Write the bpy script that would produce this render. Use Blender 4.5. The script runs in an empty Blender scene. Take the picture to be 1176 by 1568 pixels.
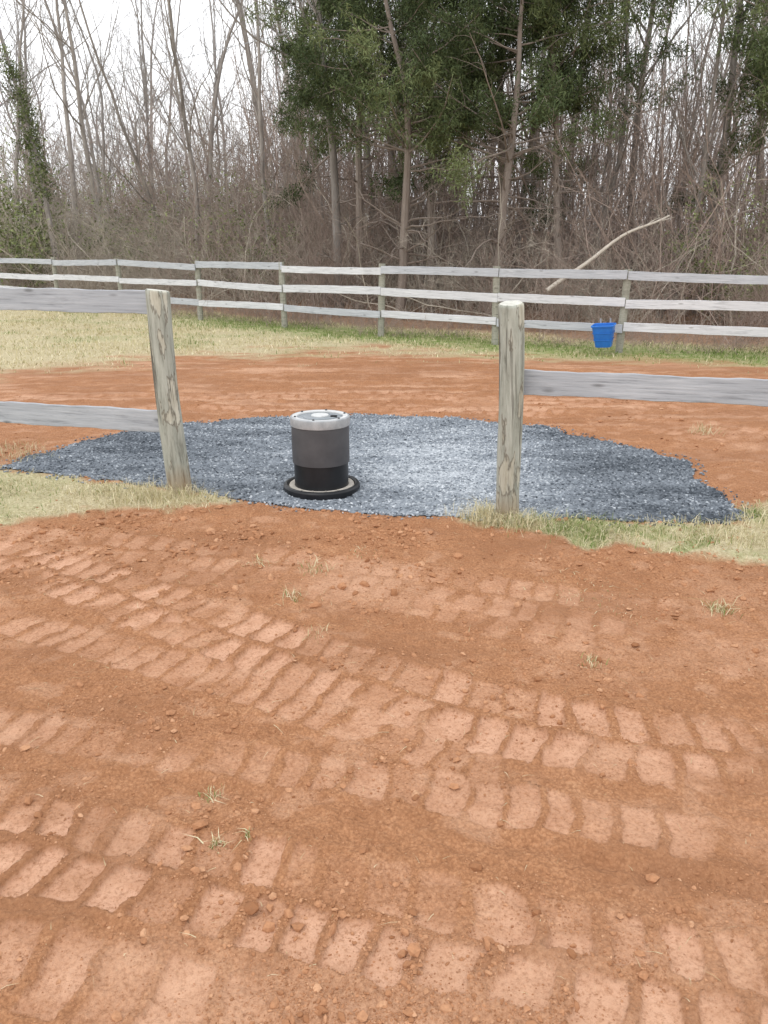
import bpy, math
import numpy as np
from mathutils import Vector, Matrix
rng=np.random.default_rng(7)
scene=bpy.context.scene
R=math.radians

# ------------------------------------------------------------------ helpers
def link(o,parent=None):
    scene.collection.objects.link(o)
    if parent: o.parent=parent
    return o
def mesh(name,V,tris=None,quads=None,mats=(),smooth=False,attrs=None,midx=None,sharp=None):
    V=np.asarray(V,dtype=np.float32).reshape(-1,3)
    me=bpy.data.meshes.new(name)
    loops=[];tot=[]
    if quads is not None and len(quads):
        q=np.asarray(quads,dtype=np.int32).reshape(-1,4); loops.append(q.ravel()); tot.append(np.full(len(q),4,np.int32))
    if tris is not None and len(tris):
        t=np.asarray(tris,dtype=np.int32).reshape(-1,3); loops.append(t.ravel()); tot.append(np.full(len(t),3,np.int32))
    loops=np.concatenate(loops);tot=np.concatenate(tot)
    me.vertices.add(len(V)); me.vertices.foreach_set('co',V.ravel())
    me.loops.add(len(loops)); me.loops.foreach_set('vertex_index',loops)
    me.polygons.add(len(tot))
    st=np.concatenate([[0],np.cumsum(tot)[:-1]]).astype(np.int32)
    me.polygons.foreach_set('loop_start',st)
    try: me.polygons.foreach_set('loop_total',tot)
    except Exception: pass
    me.polygons.foreach_set('use_smooth',np.full(len(tot),smooth,dtype=bool))
    for m in mats: me.materials.append(m)
    if midx is not None: me.polygons.foreach_set('material_index',np.asarray(midx,dtype=np.int32))
    if attrs:
        for k,a in attrs.items():
            at=me.attributes.new(k,'FLOAT','POINT'); at.data.foreach_set('value',np.asarray(a,dtype=np.float32))
    me.update(calc_edges=True)
    if sharp: me.set_sharp_from_angle(angle=R(sharp))
    return me
def obj(name,me,parent=None,loc=None):
    o=bpy.data.objects.new(name,me); link(o,parent)
    if loc is not None: o.location=loc
    return o
def hsh(xi,yi,seed):
    h=(xi.astype(np.int64)*374761393+yi.astype(np.int64)*668265263+seed*974634777)&0xffffffff
    h=((h^(h>>13))*1274126177)&0xffffffff
    h=h^(h>>16)
    return (h&0xffffff)/float(0xffffff)
def vn(x,y,seed=0):
    xf=np.floor(x);yf=np.floor(y);u=x-xf;v=y-yf
    u=u*u*(3-2*u);v=v*v*(3-2*v)
    a=hsh(xf,yf,seed);b=hsh(xf+1,yf,seed);c=hsh(xf,yf+1,seed);d=hsh(xf+1,yf+1,seed)
    return (a*(1-u)+b*u)*(1-v)+(c*(1-u)+d*u)*v*1.0
def fbm(x,y,oct=4,seed=0,g=.5):
    s=0;a=1;t=0
    for i in range(oct):
        s=s+a*(vn(x*2**i+i*17.3,y*2**i-i*9.1,seed+i)-.5)*2;t+=a;a*=g
    return s/t
def sstep(a,b,x):
    t=np.clip((x-a)/(b-a),0,1);return t*t*(3-2*t)
def sdpoly(x,y,poly):
    P=np.array(poly,float);n=len(P)
    d=np.full(x.shape,1e9);ins=np.zeros(x.shape,bool)
    for i in range(n):
        a=P[i];b=P[(i+1)%n];e=b-a
        wx=x-a[0];wy=y-a[1]
        t=np.clip((wx*e[0]+wy*e[1])/(e@e),0,1)
        d=np.minimum(d,(wx-e[0]*t)**2+(wy-e[1]*t)**2)
        c=((a[1]>y)!=(b[1]>y))
        if abs(e[1])>1e-9:
            xi=a[0]+(y-a[1])*e[0]/e[1]
            ins^=(c&(x<xi))
    d=np.sqrt(d)
    return np.where(ins,d,-d)

# ------------------------------------------------------------------ node helpers
class NT:
    def __init__(s,name):
        s.m=bpy.data.materials.new(name);s.m.use_nodes=True
        s.t=s.m.node_tree;s.b=s.t.nodes['Principled BSDF']
        s.b.inputs['Roughness'].default_value=.9
        s.b.inputs['Specular IOR Level'].default_value=.2
    def n(s,ty,**k):
        nd=s.t.nodes.new(ty)
        for a,v in k.items(): setattr(nd,a,v)
        return nd
    def l(s,a,b): s.t.links.new(a,b)
    def coord(s,kind='Object',rand=False,scale=(1,1,1)):
        tc=s.n('ShaderNodeTexCoord');mp=s.n('ShaderNodeMapping')
        s.l(tc.outputs[kind],mp.inputs['Vector']);mp.inputs['Scale'].default_value=scale
        if rand:
            oi=s.n('ShaderNodeObjectInfo');mu=s.n('ShaderNodeMath',operation='MULTIPLY');mu.inputs[1].default_value=37.
            s.l(oi.outputs['Random'],mu.inputs[0]);s.l(mu.outputs[0],mp.inputs['Location'])
        return mp.outputs['Vector']
    def noise(s,vec,scale,detail=4,rough=.55):
        nd=s.n('ShaderNodeTexNoise');nd.inputs['Scale'].default_value=scale;nd.inputs['Detail'].default_value=detail
        nd.inputs['Roughness'].default_value=rough
        s.l(vec,nd.inputs['Vector']);return nd.outputs['Fac']
    def vor(s,vec,scale,out='Distance'):
        nd=s.n('ShaderNodeTexVoronoi');nd.inputs['Scale'].default_value=scale;s.l(vec,nd.inputs['Vector']);return nd.outputs[out]
    def ramp(s,f,stops):
        nd=s.n('ShaderNodeValToRGB');cr=nd.color_ramp
        while len(cr.elements)<len(stops): cr.elements.new(.5)
        for e,(p,c) in zip(cr.elements,stops):
            e.position=p;e.color=(c[0],c[1],c[2],1) if hasattr(c,'__len__') else (c,c,c,1)
        s.l(f,nd.inputs['Fac']);return nd.outputs['Color']
    def mix(s,f,a,b,mode='MIX'):
        nd=s.n('ShaderNodeMix',data_type='RGBA',blend_type=mode)
        for sock,v in ((nd.inputs[0],f),(nd.inputs[6],a),(nd.inputs[7],b)):
            if hasattr(v,'links'): s.l(v,sock)
            elif hasattr(v,'__len__'): sock.default_value=(v[0],v[1],v[2],1)
            else: sock.default_value=v
        return nd.outputs[2]
    def attr(s,name):
        nd=s.n('ShaderNodeAttribute');nd.attribute_name=name;return nd.outputs['Fac']
    def math(s,op,a,b=0):
        nd=s.n('ShaderNodeMath',operation=op)
        for i,v in enumerate((a,b)):
            if hasattr(v,'links'): s.l(v,nd.inputs[i])
            else: nd.inputs[i].default_value=v
        return nd.outputs[0]
    def bump(s,h,strength=.3,dist=.01):
        nd=s.n('ShaderNodeBump');nd.inputs['Strength'].default_value=strength;nd.inputs['Distance'].default_value=dist
        s.l(h,nd.inputs['Height']);s.l(nd.outputs['Normal'],s.b.inputs['Normal'])
    def col(s,c):
        if hasattr(c,'links'): s.l(c,s.b.inputs['Base Color'])
        else: s.b.inputs['Base Color'].default_value=(*c,1)

# ------------------------------------------------------------------ materials
def m_ground():
    s=NT('ground_soil');v=s.coord('Object')
    n1=s.noise(v,1.3,5);n2=s.noise(v,9,5,.65);n3=s.noise(v,75,4,.75)
    loose=s.ramp(n2,[(.3,(.36,.165,.078)),(.55,(.47,.230,.115)),(.75,(.57,.315,.175))])
    loose=s.mix(s.ramp(n1,[(.38,0),(.68,.8)]),loose,(.40,.192,.094),'MIX')
    vc=s.vor(v,95);vb=s.vor(v,42)
    cr=s.ramp(vc,[(.35,0),(.75,1)])
    loose=s.mix(s.math('MULTIPLY',cr,.5),loose,(.24,.104,.047))  # crevice shade between crumbs painted into the soil colour
    loose=s.mix(s.ramp(n3,[(.28,.8),(.55,0)]),loose,(.24,.104,.047))
    loose=s.mix(s.ramp(n3,[(.58,0),(.78,.55)]),loose,(.62,.38,.225))
    press=s.ramp(n2,[(.3,(.54,.295,.182)),(.7,(.68,.41,.28))])
    pf=s.math('MULTIPLY',s.attr('press'),s.ramp(n3,[(.33,.2),(.52,.9)]))
    c=s.mix(pf,loose,press)
    c=s.mix(s.math('MULTIPLY',s.math('MULTIPLY',s.attr('pale'),.8),s.ramp(n3,[(.33,.35),(.55,1)])),c,(.63,.385,.255))
    c=s.mix(s.math('MULTIPLY',s.attr('damp'),.5),c,(.28,.128,.062))
    gn=s.noise(v,5,5,.7);gf=s.noise(v,45,4,.8)
    straw=s.ramp(gf,[(.3,(.31,.25,.14)),(.5,(.49,.42,.265)),(.7,(.65,.58,.40))])
    green=s.ramp(gf,[(.3,(.12,.17,.04)),(.7,(.27,.34,.10))])
    gcol=s.mix(s.math('MULTIPLY',s.attr('green'),s.ramp(gn,[(.35,.25),(.6,1)])),straw,green)
    c=s.mix(s.attr('grassm'),c,gcol)
    lit=s.ramp(s.noise(v,12,5,.8),[(.3,(.18,.105,.065)),(.5,(.32,.195,.125)),(.7,(.46,.31,.21))])
    c=s.mix(s.attr('litter'),c,lit)
    s.col(c)
    h=s.math('ADD',s.noise(v,130,4,.7),s.math('MULTIPLY',s.noise(v,35,4,.6),1.5))
    inv=s.math('SUBTRACT',1,s.attr('press'))
    h=s.math('ADD',h,s.math('MULTIPLY',inv,s.math('ADD',s.math('MULTIPLY',vc,-.7),s.math('MULTIPLY',vb,-1.1))))
    s.bump(h,.8,.008);s.b.inputs['Roughness'].default_value=.8
    return s.m
def m_tint(name,lo,mid,hi,rough=.9,noise_scale=None,trans=0):
    s=NT(name);c=s.ramp(s.attr('tint'),[(0,lo),(.5,mid),(1,hi)])
    if noise_scale:
        n=s.noise(s.coord('Object'),noise_scale,3,.6)
        c=s.mix(s.ramp(n,[(.3,.5),(.6,0)]),c,tuple(x*.5 for x in mid))
    s.col(c);s.b.inputs['Roughness'].default_value=rough
    return s.m
def m_bark(name,a,b,sc=6):
    s=NT(name);v=s.coord('Object',scale=(1,1,.25))
    n=s.noise(v,sc,5,.7)
    c=s.ramp(n,[(.3,a),(.7,b)])
    oi=s.n('ShaderNodeObjectInfo')
    c=s.mix(s.math('MULTIPLY',oi.outputs['Random'],.45),c,tuple(x*.62 for x in a))
    s.col(c);s.bump(n,.5,.02);return s.m
def m_board(name,a,b,dark):
    s=NT(name);v=s.coord('Object',rand=True,scale=(1.2,14,26))
    n=s.noise(v,2.2,6,.7);v2=s.coord('Object',rand=True);n2=s.noise(v2,1.7,3)
    c=s.ramp(n,[(.3,dark),(.42,a),(.7,b)])
    c=s.mix(s.ramp(n2,[(.35,.5),(.65,0)]),c,a)
    k=s.vor(s.coord('Object',rand=True,scale=(3,8,10)),1.)
    c=s.mix(s.ramp(k,[(.06,.8),(.16,0)]),c,dark)
    st=s.noise(s.coord('Object',rand=True,scale=(1,3,6)),2.5,4,.7)
    c=s.mix(s.ramp(st,[(.56,0),(.72,.55)]),c,tuple(x*.55 for x in a))
    s.col(c);s.bump(n,.5,.006);s.b.inputs['Roughness'].default_value=.8;return s.m
def m_post():
    s=NT('weathered_post_wood')
    v=s.coord('Object',rand=True,scale=(1,1,.12));n=s.noise(v,22,6,.75)
    v2=s.coord('Object',rand=True,scale=(1,1,.25));n2=s.noise(v2,12,4,.55)
    c=s.ramp(n,[(.32,(.15,.15,.125)),(.46,(.31,.32,.275)),(.7,(.47,.48,.425))])
    patch=s.ramp(n2,[(.55,0),(.59,1)])
    c=s.mix(s.math('MULTIPLY',patch,.75),c,s.ramp(n,[(.3,(.30,.27,.20)),(.6,(.56,.54,.45))]))
    edge=s.ramp(n2,[(.53,0),(.55,1),(.575,0)])
    c=s.mix(s.math('MULTIPLY',edge,.75),c,(.12,.095,.068))
    v3=s.coord('Object',rand=True,scale=(1,1,.03));cr=s.noise(v3,30,3,.6)
    c=s.mix(s.ramp(cr,[(.35,.85),(.42,0)]),c,(.08,.072,.06))
    sx=s.n('ShaderNodeSeparateXYZ');s.l(s.coord('Object'),sx.inputs[0])
    z=s.math('ADD',sx.outputs['Z'],s.math('MULTIPLY',n2,.15))
    c=s.mix(s.ramp(z,[(.1,.7),(.3,0)]),c,(.34,.23,.13))
    s.col(c);s.bump(s.math('ADD',n,s.math('MULTIPLY',patch,-.4)),.8,.01);return s.m
def m_plain(name,c,rough,metal=0,nz=None,spec=.5):
    s=NT(name)
    if nz:
        n=s.noise(s.coord('Object'),nz[0],5,.65)
        s.col(s.ramp(n,[(.35,c),(.7,nz[1])]));s.bump(n,.1,.003)
    else: s.col(c)
    s.b.inputs['Roughness'].default_value=rough;s.b.inputs['Metallic'].default_value=metal
    s.b.inputs['Specular IOR Level'].default_value=spec
    return s.m
M_ground=m_ground()
M_clod=m_tint('clay_clods',(.28,.125,.058),(.45,.225,.118),(.60,.36,.22),noise_scale=90)
M_grav=m_tint('crushed_bluestone',(.062,.073,.088),(.225,.250,.282),(.55,.58,.615),.8)
M_grass=m_tint('grass_blades',(.12,.20,.04),(.44,.38,.20),(.76,.69,.49))
M_bark=m_bark('bark_grey_brown',(.20,.175,.155),(.41,.375,.345))
M_barkhaze=m_bark('bark_distant_hazed',(.30,.275,.26),(.45,.425,.41))  # far bark lightened to paint distance haze into its colour
M_twig=m_bark('brush_twigs',(.30,.26,.21),(.55,.495,.42),3)
M_twigr=m_bark('red_brown_twigs',(.27,.205,.17),(.43,.345,.30),3)
M_sap=m_bark('sapling_bark',(.28,.235,.21),(.45,.395,.365),3)
M_cedar=m_tint('cedar_foliage',(.040,.058,.026),(.092,.118,.048),(.19,.22,.10))
M_ced_bark=m_bark('cedar_bark',(.22,.17,.14),(.40,.35,.31))
M_ivy=m_tint('evergreen_leaves',(.07,.09,.035),(.15,.18,.07),(.28,.31,.14))
M_pale=m_bark('pale_dead_wood',(.52,.46,.38),(.76,.70,.62))
M_board=m_board('weathered_board',(.34,.36,.39),(.52,.54,.57),(.15,.155,.16))
M_boardf=m_board('weathered_board_far',(.40,.42,.45),(.58,.60,.63),(.18,.185,.19))
M_boardw=m_board('bleached_board',(.54,.55,.57),(.77,.78,.80),(.28,.28,.28))
M_post=m_post()
M_postf=m_board('weathered_post_far',(.27,.265,.22),(.40,.395,.33),(.13,.12,.10))

# ------------------------------------------------------------------ terrain description
fence_pts=[(-21,30.4),(-18.8,28.9),(-16.4,27.3),(-14,25.7),(-11.6,24.1),(-9.2,22.4),(-6.8,20.6),(-4.38,18.8),(-2.15,17.0),(-.06,15.5),(2.03,14.25),(4.0,13.2),(6.35,12.45),(8.8,12.0),(11.2,11.8),(13.6,11.8),(16,11.9)]
FX=np.array([p[0] for p in fence_pts]);FY=np.array([p[1] for p in fence_pts])
def fenceY(x): return np.interp(x,FX,FY)
gravel_poly=[(-3.04,5.97),(-2.64,6.9),(-1.96,7.6),(-1.01,7.95),(.08,8.1),(.75,7.85),(1.55,7.42),(2.0,6.74),(2.47,6.16),(2.36,5.49),(2.38,4.75),(2.2,4.57),(1.72,4.62),(.9,4.7),(.39,4.73),(-.12,4.84),(-.85,5.07),(-1.36,5.28),(-2.07,5.58),(-2.69,5.78)]
grassL=[(-5.5,7.6),(-3.4,6.3),(-3.0,5.85),(-2.07,5.52),(-1.4,5.25),(-1.05,5.1),(-1.5,4.98),(-2.0,4.8),(-2.5,4.66),(-5.5,4.6)]
grassR=[(.50,4.68),(.68,4.82),(.9,4.72),(1.7,4.6),(2.22,4.55),(2.6,5.0),(6,5.0),(6,3.0),(2.15,3.85),(1.7,4.03),(1.2,4.22),(.95,4.45)]
bands=[ # polyline, half width, pitch, strength, lug row count
 ([(-4,4.95),(-2.2,4.1),(-1.25,3.5),(-.355,2.9),(.385,2.45),(.93,2.28),(1.5,2.2),(4,2.4)],.235,.135,1.0,2),
 ([(-4,2.7),(-1.4,1.95),(-.84,1.77),(.02,1.55),(.64,1.38),(1.5,1.2)],.19,.14,1.0,2),
 ([(-4,4.05),(-1.9,3.3),(-.9,2.85),(-.2,2.5),(.4,2.12)],.13,.12,.65,1),
 ([(-4,2.1),(-1.2,1.50),(-.3,1.26),(.5,1.05)],.13,.17,.8,1),
 ([(-4,4.55),(-1.5,4.2),(-.2,3.85),(1.,3.35),(2.,3.0),(5,2.5)],.24,.15,.5,2),
 ([(-4,3.2),(-1.43,2.42),(.2,2.05),(1.,1.82),(2,1.66)],.11,.13,.65,1),
 ([(-4,3.75),(-1.5,3.9),(0,3.5),(1.3,2.85),(3,2.75)],.12,.15,.4,1),
 ([(-9,9.4),(-4,8.9),(0,9.4),(3,8.4),(6,6.9),(9,5)],.25,.2,.6,2),
 ([(-6,8.3),(-4,7.9),(-2,8.3),(0,8.6),(2,8.0),(3.4,6.6),(4.5,5.2)],.24,.2,.6,2),
 ([(2.6,8.0),(4,6.5),(5.5,4.9)],.25,.2,.6,2),
]
def tracks(x,y):
    P=np.zeros(x.shape);B=np.zeros(x.shape)
    jx=.034*fbm(x*6,y*6,4,51);jy=.028*fbm(x*6,y*6,4,61)
    er=fbm(x*30,y*30,3,65)
    cover=sstep(.10,.42,fbm(x*1.6+4,y*3.0,4,66,.6))     # loose crumbs thrown over the prints
    for i,(pts,hw,pitch,st,rows) in enumerate(bands):
        a=np.array(pts);xs=np.linspace(a[0,0],a[-1,0],400)
        ys=np.interp(xs,a[:,0],a[:,1]);k=np.ones(41)/41
        ys=np.convolve(np.pad(ys,20,mode='edge'),k,'valid')
        sl=np.gradient(ys,xs);S=np.concatenate([[0],np.cumsum(np.hypot(np.diff(xs),np.diff(ys)))])
        S=S+.03*np.sin(S*3.1+i)+.02*np.sin(S*7.3+2*i)
        yc=np.interp(x,xs,ys);m=np.interp(x,xs,sl);cs=1/np.sqrt(1+m*m)
        d=(y-yc)*cs+jy;s=np.interp(x,xs,S)+(y-yc)*cs*m*.9+jx
        inb=sstep(hw+.03,hw-.01,np.abs(d))*(x>a[0,0])*(x<a[-1,0])
        if rows==2:
            row=(d>0);sh=np.where(row,.5,0);e=np.abs(d)/hw
            lat=sstep(.0,.14,e)*sstep(1.05,.8,e)
        else:
            row=(d>9);sh=0;e=np.abs(d)/hw;lat=sstep(1.,.75,e)
        q=s/pitch+sh+.15*e
        f=np.mod(q,1);idx=np.floor(q)
        rnd=hsh(idx,row.astype(float)+7*i,99)
        wdt=.05*(hsh(idx,row.astype(float)+7*i,98)-.5)*2
        lug=sstep(.03+wdt,.16+wdt,f)*sstep(.94-wdt,.80-wdt,f)*lat
        big=fbm(x*.9+i*5,y*.9,2,80+i);mid=fbm(x*5,y*5,4,90+i,.6)
        pres=sstep(-.85,-.1,big+.5*mid)*(.45+.55*sstep(.05,.6,rnd))
        lug=sstep(.30,.78,lug+.46*er*(lug<.98)+.5*mid-.05)*pres*(1-.72*cover)
        P=np.maximum(P,lug*st*inb);B=np.maximum(B,inb*st*sstep(-.85,-.2,big)*(1-.6*cover))
    return P,B
def masks(x,y):
    n=fbm(x*1.5,y*1.5,4,5);n2=fbm(x*5,y*5,3,6)
    gL=sstep(-.10,.06,sdpoly(x,y,grassL)+.16*n2);gR=sstep(-.10,.06,sdpoly(x,y,grassR)+.16*n2)
    bx=[-30,-12,-6,-4.7,-3.5,-2.2,0,2.3,4.4,6,10,30];by=[7,8.3,10.1,11.6,12.2,12.8,13.2,12.6,12.3,11.3,10.6,9.5]
    by=np.interp(x,bx,by)
    n4=fbm(x*.9,y*2.6,5,8,.65)
    gF=sstep(-.9,.8,(y-by)+2.2*n4+.6*n2)
    gF=gF*(.55+.45*sstep(-.5,1.3,y-by+n))
    gF=gF*sstep(8.6,9.6,y+.5*n)
    side=sstep(8,14,np.abs(x))*(y<9)
    back=sstep(0,-3,y)
    g=np.maximum.reduce([gL,gR,gF,side,back])
    fy=fenceY(x)
    lit=sstep(.9,2.6,y-fy+.7*n)
    green=sstep(2.0,.3,np.abs(y-fy-.1+.5*n))*sstep(-7,-3,x)*.95
    green=np.maximum(green,gR*sstep(.2,.5,.5+n2*.8-np.abs(x-1.3)*.3)*.6)
    green=np.maximum(green,gL*sstep(-2.1,-2.5,x)*.25)
    green=np.maximum(green,.35*sstep(.05,.4,fbm(x*.8,y*1.2,4,9))*(y>8))
    return g,lit,green
def macro(x,y):
    z=.01*np.clip(y-12,0,40)+.06*np.clip(y-42,0,60)
    z=z+.03*fbm(x*.35,y*.35,2,1)*sstep(2,6,np.hypot(x,y))
    z=z+.25*fbm(x*.12,y*.12,3,2)*sstep(22,35,y)
    return z
def height(x,y,full=False):
    P,B=tracks(x,y);g,lit,green=masks(x,y)
    far=sstep(17,9,y)
    rough=.010*fbm(x*5,y*6,3,11)+.011*fbm(x*17,y*19,3,12)+.012*np.maximum(0,fbm(x*38,y*38,3,13)-.05)
    rough=rough+.026*fbm(x*1.3,y*5.5,5,18,.65)*sstep(5.5,7.5,y)
    loose=rough*(1-.5*g)*far*1.15
    loose=loose+.010*B*far
    z=loose*(1-P)+(-.008+.003*fbm(x*20,y*20,3,14)+.5*rough*.4)*P*far
    yb=np.interp(x,[-3,-1.4,0,.8,2.5],[4.9,4.95,4.62,4.5,3.9])
    z=z+.03*np.exp(-((y-yb)/.25)**2)*(1-sstep(2.3,3,np.abs(x)))*(.6+.8*fbm(x*3,y*3,3,15))
    yr=np.interp(x,[-.2,.2,1.3,3],[1.95,1.88,1.56,1.2])
    z=z-.016*np.exp(-((y-yr)/.03)**2)*sstep(.1,.5,x)
    gp=sstep(-.05,.1,sdpoly(x,y,gravel_poly))
    z=z*(1-gp)-.02*gp
    z=z+macro(x,y)+.02*g*fbm(x*6,y*6,3,16)
    if full: return z,P*far,g,lit,green
    return z

def axis_grow(start,d0,g,end):
    out=[start];d=d0
    while out[-1]<end: out.append(out[-1]+d);d*=g
    return out
xr=axis_grow(1.5,.0065,1.023,320);xs=np.array([-v for v in xr[::-1]]+list(np.arange(-1.494,1.5,.0065))+xr)
yl=[];y=1.0
while y<14: yl.append(y);y+=max(.0052,.0042*y)
yl+=axis_grow(y,.065,1.035,420)
ys=np.array([-60,-40,-25,-15,-9,-5,-3,-1.8,-1,-.4,0,.3,.5,.65,.8,.9]+yl)
gx,gy=np.meshgrid(xs,ys)
z,P,g,lit,green=height(gx.ravel(),gy.ravel(),True)
fx,fy_=gx.ravel(),gy.ravel()
pale=sstep(.08,.5,fbm(fx*.9+3,fy_*1.6,5,21,.6))*(1-g)*.5
pale=np.maximum(pale,sstep(.2,.5,fbm(fx*7,fy_*9,3,22))*.4)
pale=np.maximum(pale,sstep(.12,.45,fbm(fx*1.2,fy_*6,4,24))*sstep(6,8,fy_)*.85)
damp=sstep(.0,.45,fbm(fx*1.1+9,fy_*2.4,5,23,.6))*(1-g)
damp=np.maximum(damp,sstep(.05,.4,fbm(fx*1.3+2,fy_*5,5,25,.6))*sstep(6,8,fy_)*(1-g))
nx,ny=len(xs),len(ys)
I=np.arange(nx*ny).reshape(ny,nx)
Q=np.stack([I[:-1,:-1],I[:-1,1:],I[1:,1:],I[1:,:-1]],-1).reshape(-1,4)
obj('ground',mesh('ground',np.stack([fx,fy_,z],-1),quads=Q,mats=[M_ground],smooth=True,
    attrs=dict(press=P,grassm=g,litter=lit,green=green,pale=pale,damp=damp*(1-P))))

# ------------------------------------------------------------------ clods
t=(1+5**.5)/2
ICO=np.array([(-1,t,0),(1,t,0),(-1,-t,0),(1,-t,0),(0,-1,t),(0,1,t),(0,-1,-t),(0,1,-t),(t,0,-1),(t,0,1),(-t,0,-1),(-t,0,1)],float);ICO/=np.linalg.norm(ICO[0])
ICF=np.array([(0,11,5),(0,5,1),(0,1,7),(0,7,10),(0,10,11),(1,5,9),(5,11,4),(11,10,2),(10,7,6),(7,1,8),(3,9,4),(3,4,2),(3,2,6),(3,6,8),(3,8,9),(4,9,5),(2,4,11),(6,2,10),(8,6,7),(9,8,1)])
def lumps(x,y,z,s,flat=.65,jit=.3):
    n=len(x)
    V=ICO[None]*(1+rng.uniform(-jit,jit,(n,12,1)))
    V=V*rng.uniform(.55,1.3,(n,1,3))*np.array([1,1,flat])
    a=rng.uniform(0,6.28,n)[:,None];b=rng.uniform(-.5,.5,n)[:,None]
    X=V[...,0]*np.cos(a)-V[...,1]*np.sin(a);Y=V[...,0]*np.sin(a)+V[...,1]*np.cos(a);Z=V[...,2]
    Y,Z=Y*np.cos(b)-Z*np.sin(b),Y*np.sin(b)+Z*np.cos(b)
    V=np.stack([X,Y,Z],-1)*s[:,None,None]+np.stack([x,y,z],-1)[:,None]
    F=(ICF[None]+12*np.arange(n)[:,None,None]).reshape(-1,3)
    return V.reshape(-1,3),F
N=200000
yy=1.15+ (rng.power(1,N))**1.6*8;xx=rng.uniform(-1,1,N)*(yy*.60+.2)
P,B=tracks(xx,yy);g,_,_=masks(xx,yy);sg=sdpoly(xx,yy,gravel_poly)
cl=fbm(xx*2.2,yy*3.2,4,33,.65)
keep=(rng.random(N)<(.10+1.4*np.clip(cl+.2,0,1))*(1-.8*np.clip(P*1.5,0,1)))&(sg<.01)&(rng.random(N)>g*.9)
xx,yy,cl=xx[keep],yy[keep],cl[keep]
s=.0016+.0011*rng.pareto(2.3,len(xx))*(.5+1.3*np.clip(cl+.2,0,1))*(1+1.2*(yy<5.2)*(yy>3.6));s=np.clip(s,.0014,.016)*(.75+.14*yy.clip(1,5))
V,F=lumps(xx,yy,height(xx,yy)+s*.15,s)
V0=[V];F0=[F];nv=len(V)
rk=[(-.55,1.88,.034),(-.95,1.97,.02),(-.35,1.58,.022),(-.22,3.63,.035),(-.1,3.66,.03),(-1.07,4.45,.035),(-1.0,4.2,.03),(-.57,1.80,.016),(-.40,1.86,.014),(.42,4.05,.03),(-.33,3.4,.03),(.05,3.55,.035),(-.26,4.35,.03),(.1,2.03,.018),(-1.12,2.0,.022),(-.5,1.5,.014),(.35,1.9,.014),(-.75,3.7,.03),(-.6,3.75,.028),(2.9,3.1,.03),(1.1,3.0,.02),(-1.3,4.7,.03)]
for (a,b,c) in rk:
    a_=np.array([a]);b_=np.array([b]);V,F=lumps(a_,b_,height(a_,b_)+c*.2,np.array([c]),.7,.2)
    V0.append(V);F0.append(F+nv);nv+=12
V=np.concatenate(V0);F=np.concatenate(F0)
tint=np.repeat(np.clip(rng.normal(.42,.2,len(V)//12),0,1),12)
obj('clay_clods',mesh('clay_clods',V,tris=F,mats=[M_clod],attrs=dict(tint=tint)))

# ------------------------------------------------------------------ gravel patch
gx,gy=np.meshgrid(np.arange(-3.4,2.9,.014),np.arange(4.3,8.5,.02))
sh=gx.shape;fx,fy_=gx.ravel(),gy.ravel()
def ghgt(x,y):
    sd=sdpoly(x,y,gravel_poly)+.10*fbm(x*4,y*4,4,71,.6)
    h=height(x,y)
    top=macro(x,y)+.016+.026*fbm(x*2.2,y*4,3,72)+.014*fbm(x*8,y*11,4,73,.6)
    e=sstep(-.02,.16,sd)
    return (h*(1-e)+top*e)+np.where(sd<.0,-.02,.006+.0*sd),sd
gz,sd=ghgt(fx,fy_)
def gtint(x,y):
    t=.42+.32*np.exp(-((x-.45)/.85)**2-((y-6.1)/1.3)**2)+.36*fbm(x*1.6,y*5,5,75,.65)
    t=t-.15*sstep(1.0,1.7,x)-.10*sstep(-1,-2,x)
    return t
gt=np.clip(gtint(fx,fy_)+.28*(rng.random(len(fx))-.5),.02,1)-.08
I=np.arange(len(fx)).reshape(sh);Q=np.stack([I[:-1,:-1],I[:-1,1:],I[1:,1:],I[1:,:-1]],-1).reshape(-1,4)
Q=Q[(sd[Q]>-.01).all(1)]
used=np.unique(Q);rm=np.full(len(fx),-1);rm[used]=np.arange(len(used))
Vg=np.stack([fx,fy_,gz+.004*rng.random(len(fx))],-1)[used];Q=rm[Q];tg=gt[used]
N=70000
xx=rng.uniform(-3.3,2.7,N);yy=rng.uniform(4.4,8.4,N)
zz,sd=ghgt(xx,yy);k=(sd>.0)|((sd>-.10)&(rng.random(N)<.16))
xx,yy,zz=xx[k],yy[k],np.where(sd<0,height(xx,yy)+.002,zz)[k]
s=rng.uniform(.0045,.0125,len(xx))
V,F=lumps(xx,yy,zz+s*.3,s,.7,.3)
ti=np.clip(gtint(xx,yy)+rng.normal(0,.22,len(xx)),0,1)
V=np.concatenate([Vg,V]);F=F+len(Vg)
obj('gravel_patch',mesh('gravel_patch',V,tris=F,quads=Q,mats=[M_grav],attrs=dict(tint=np.concatenate([tg,np.repeat(ti,12)]))))

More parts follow.
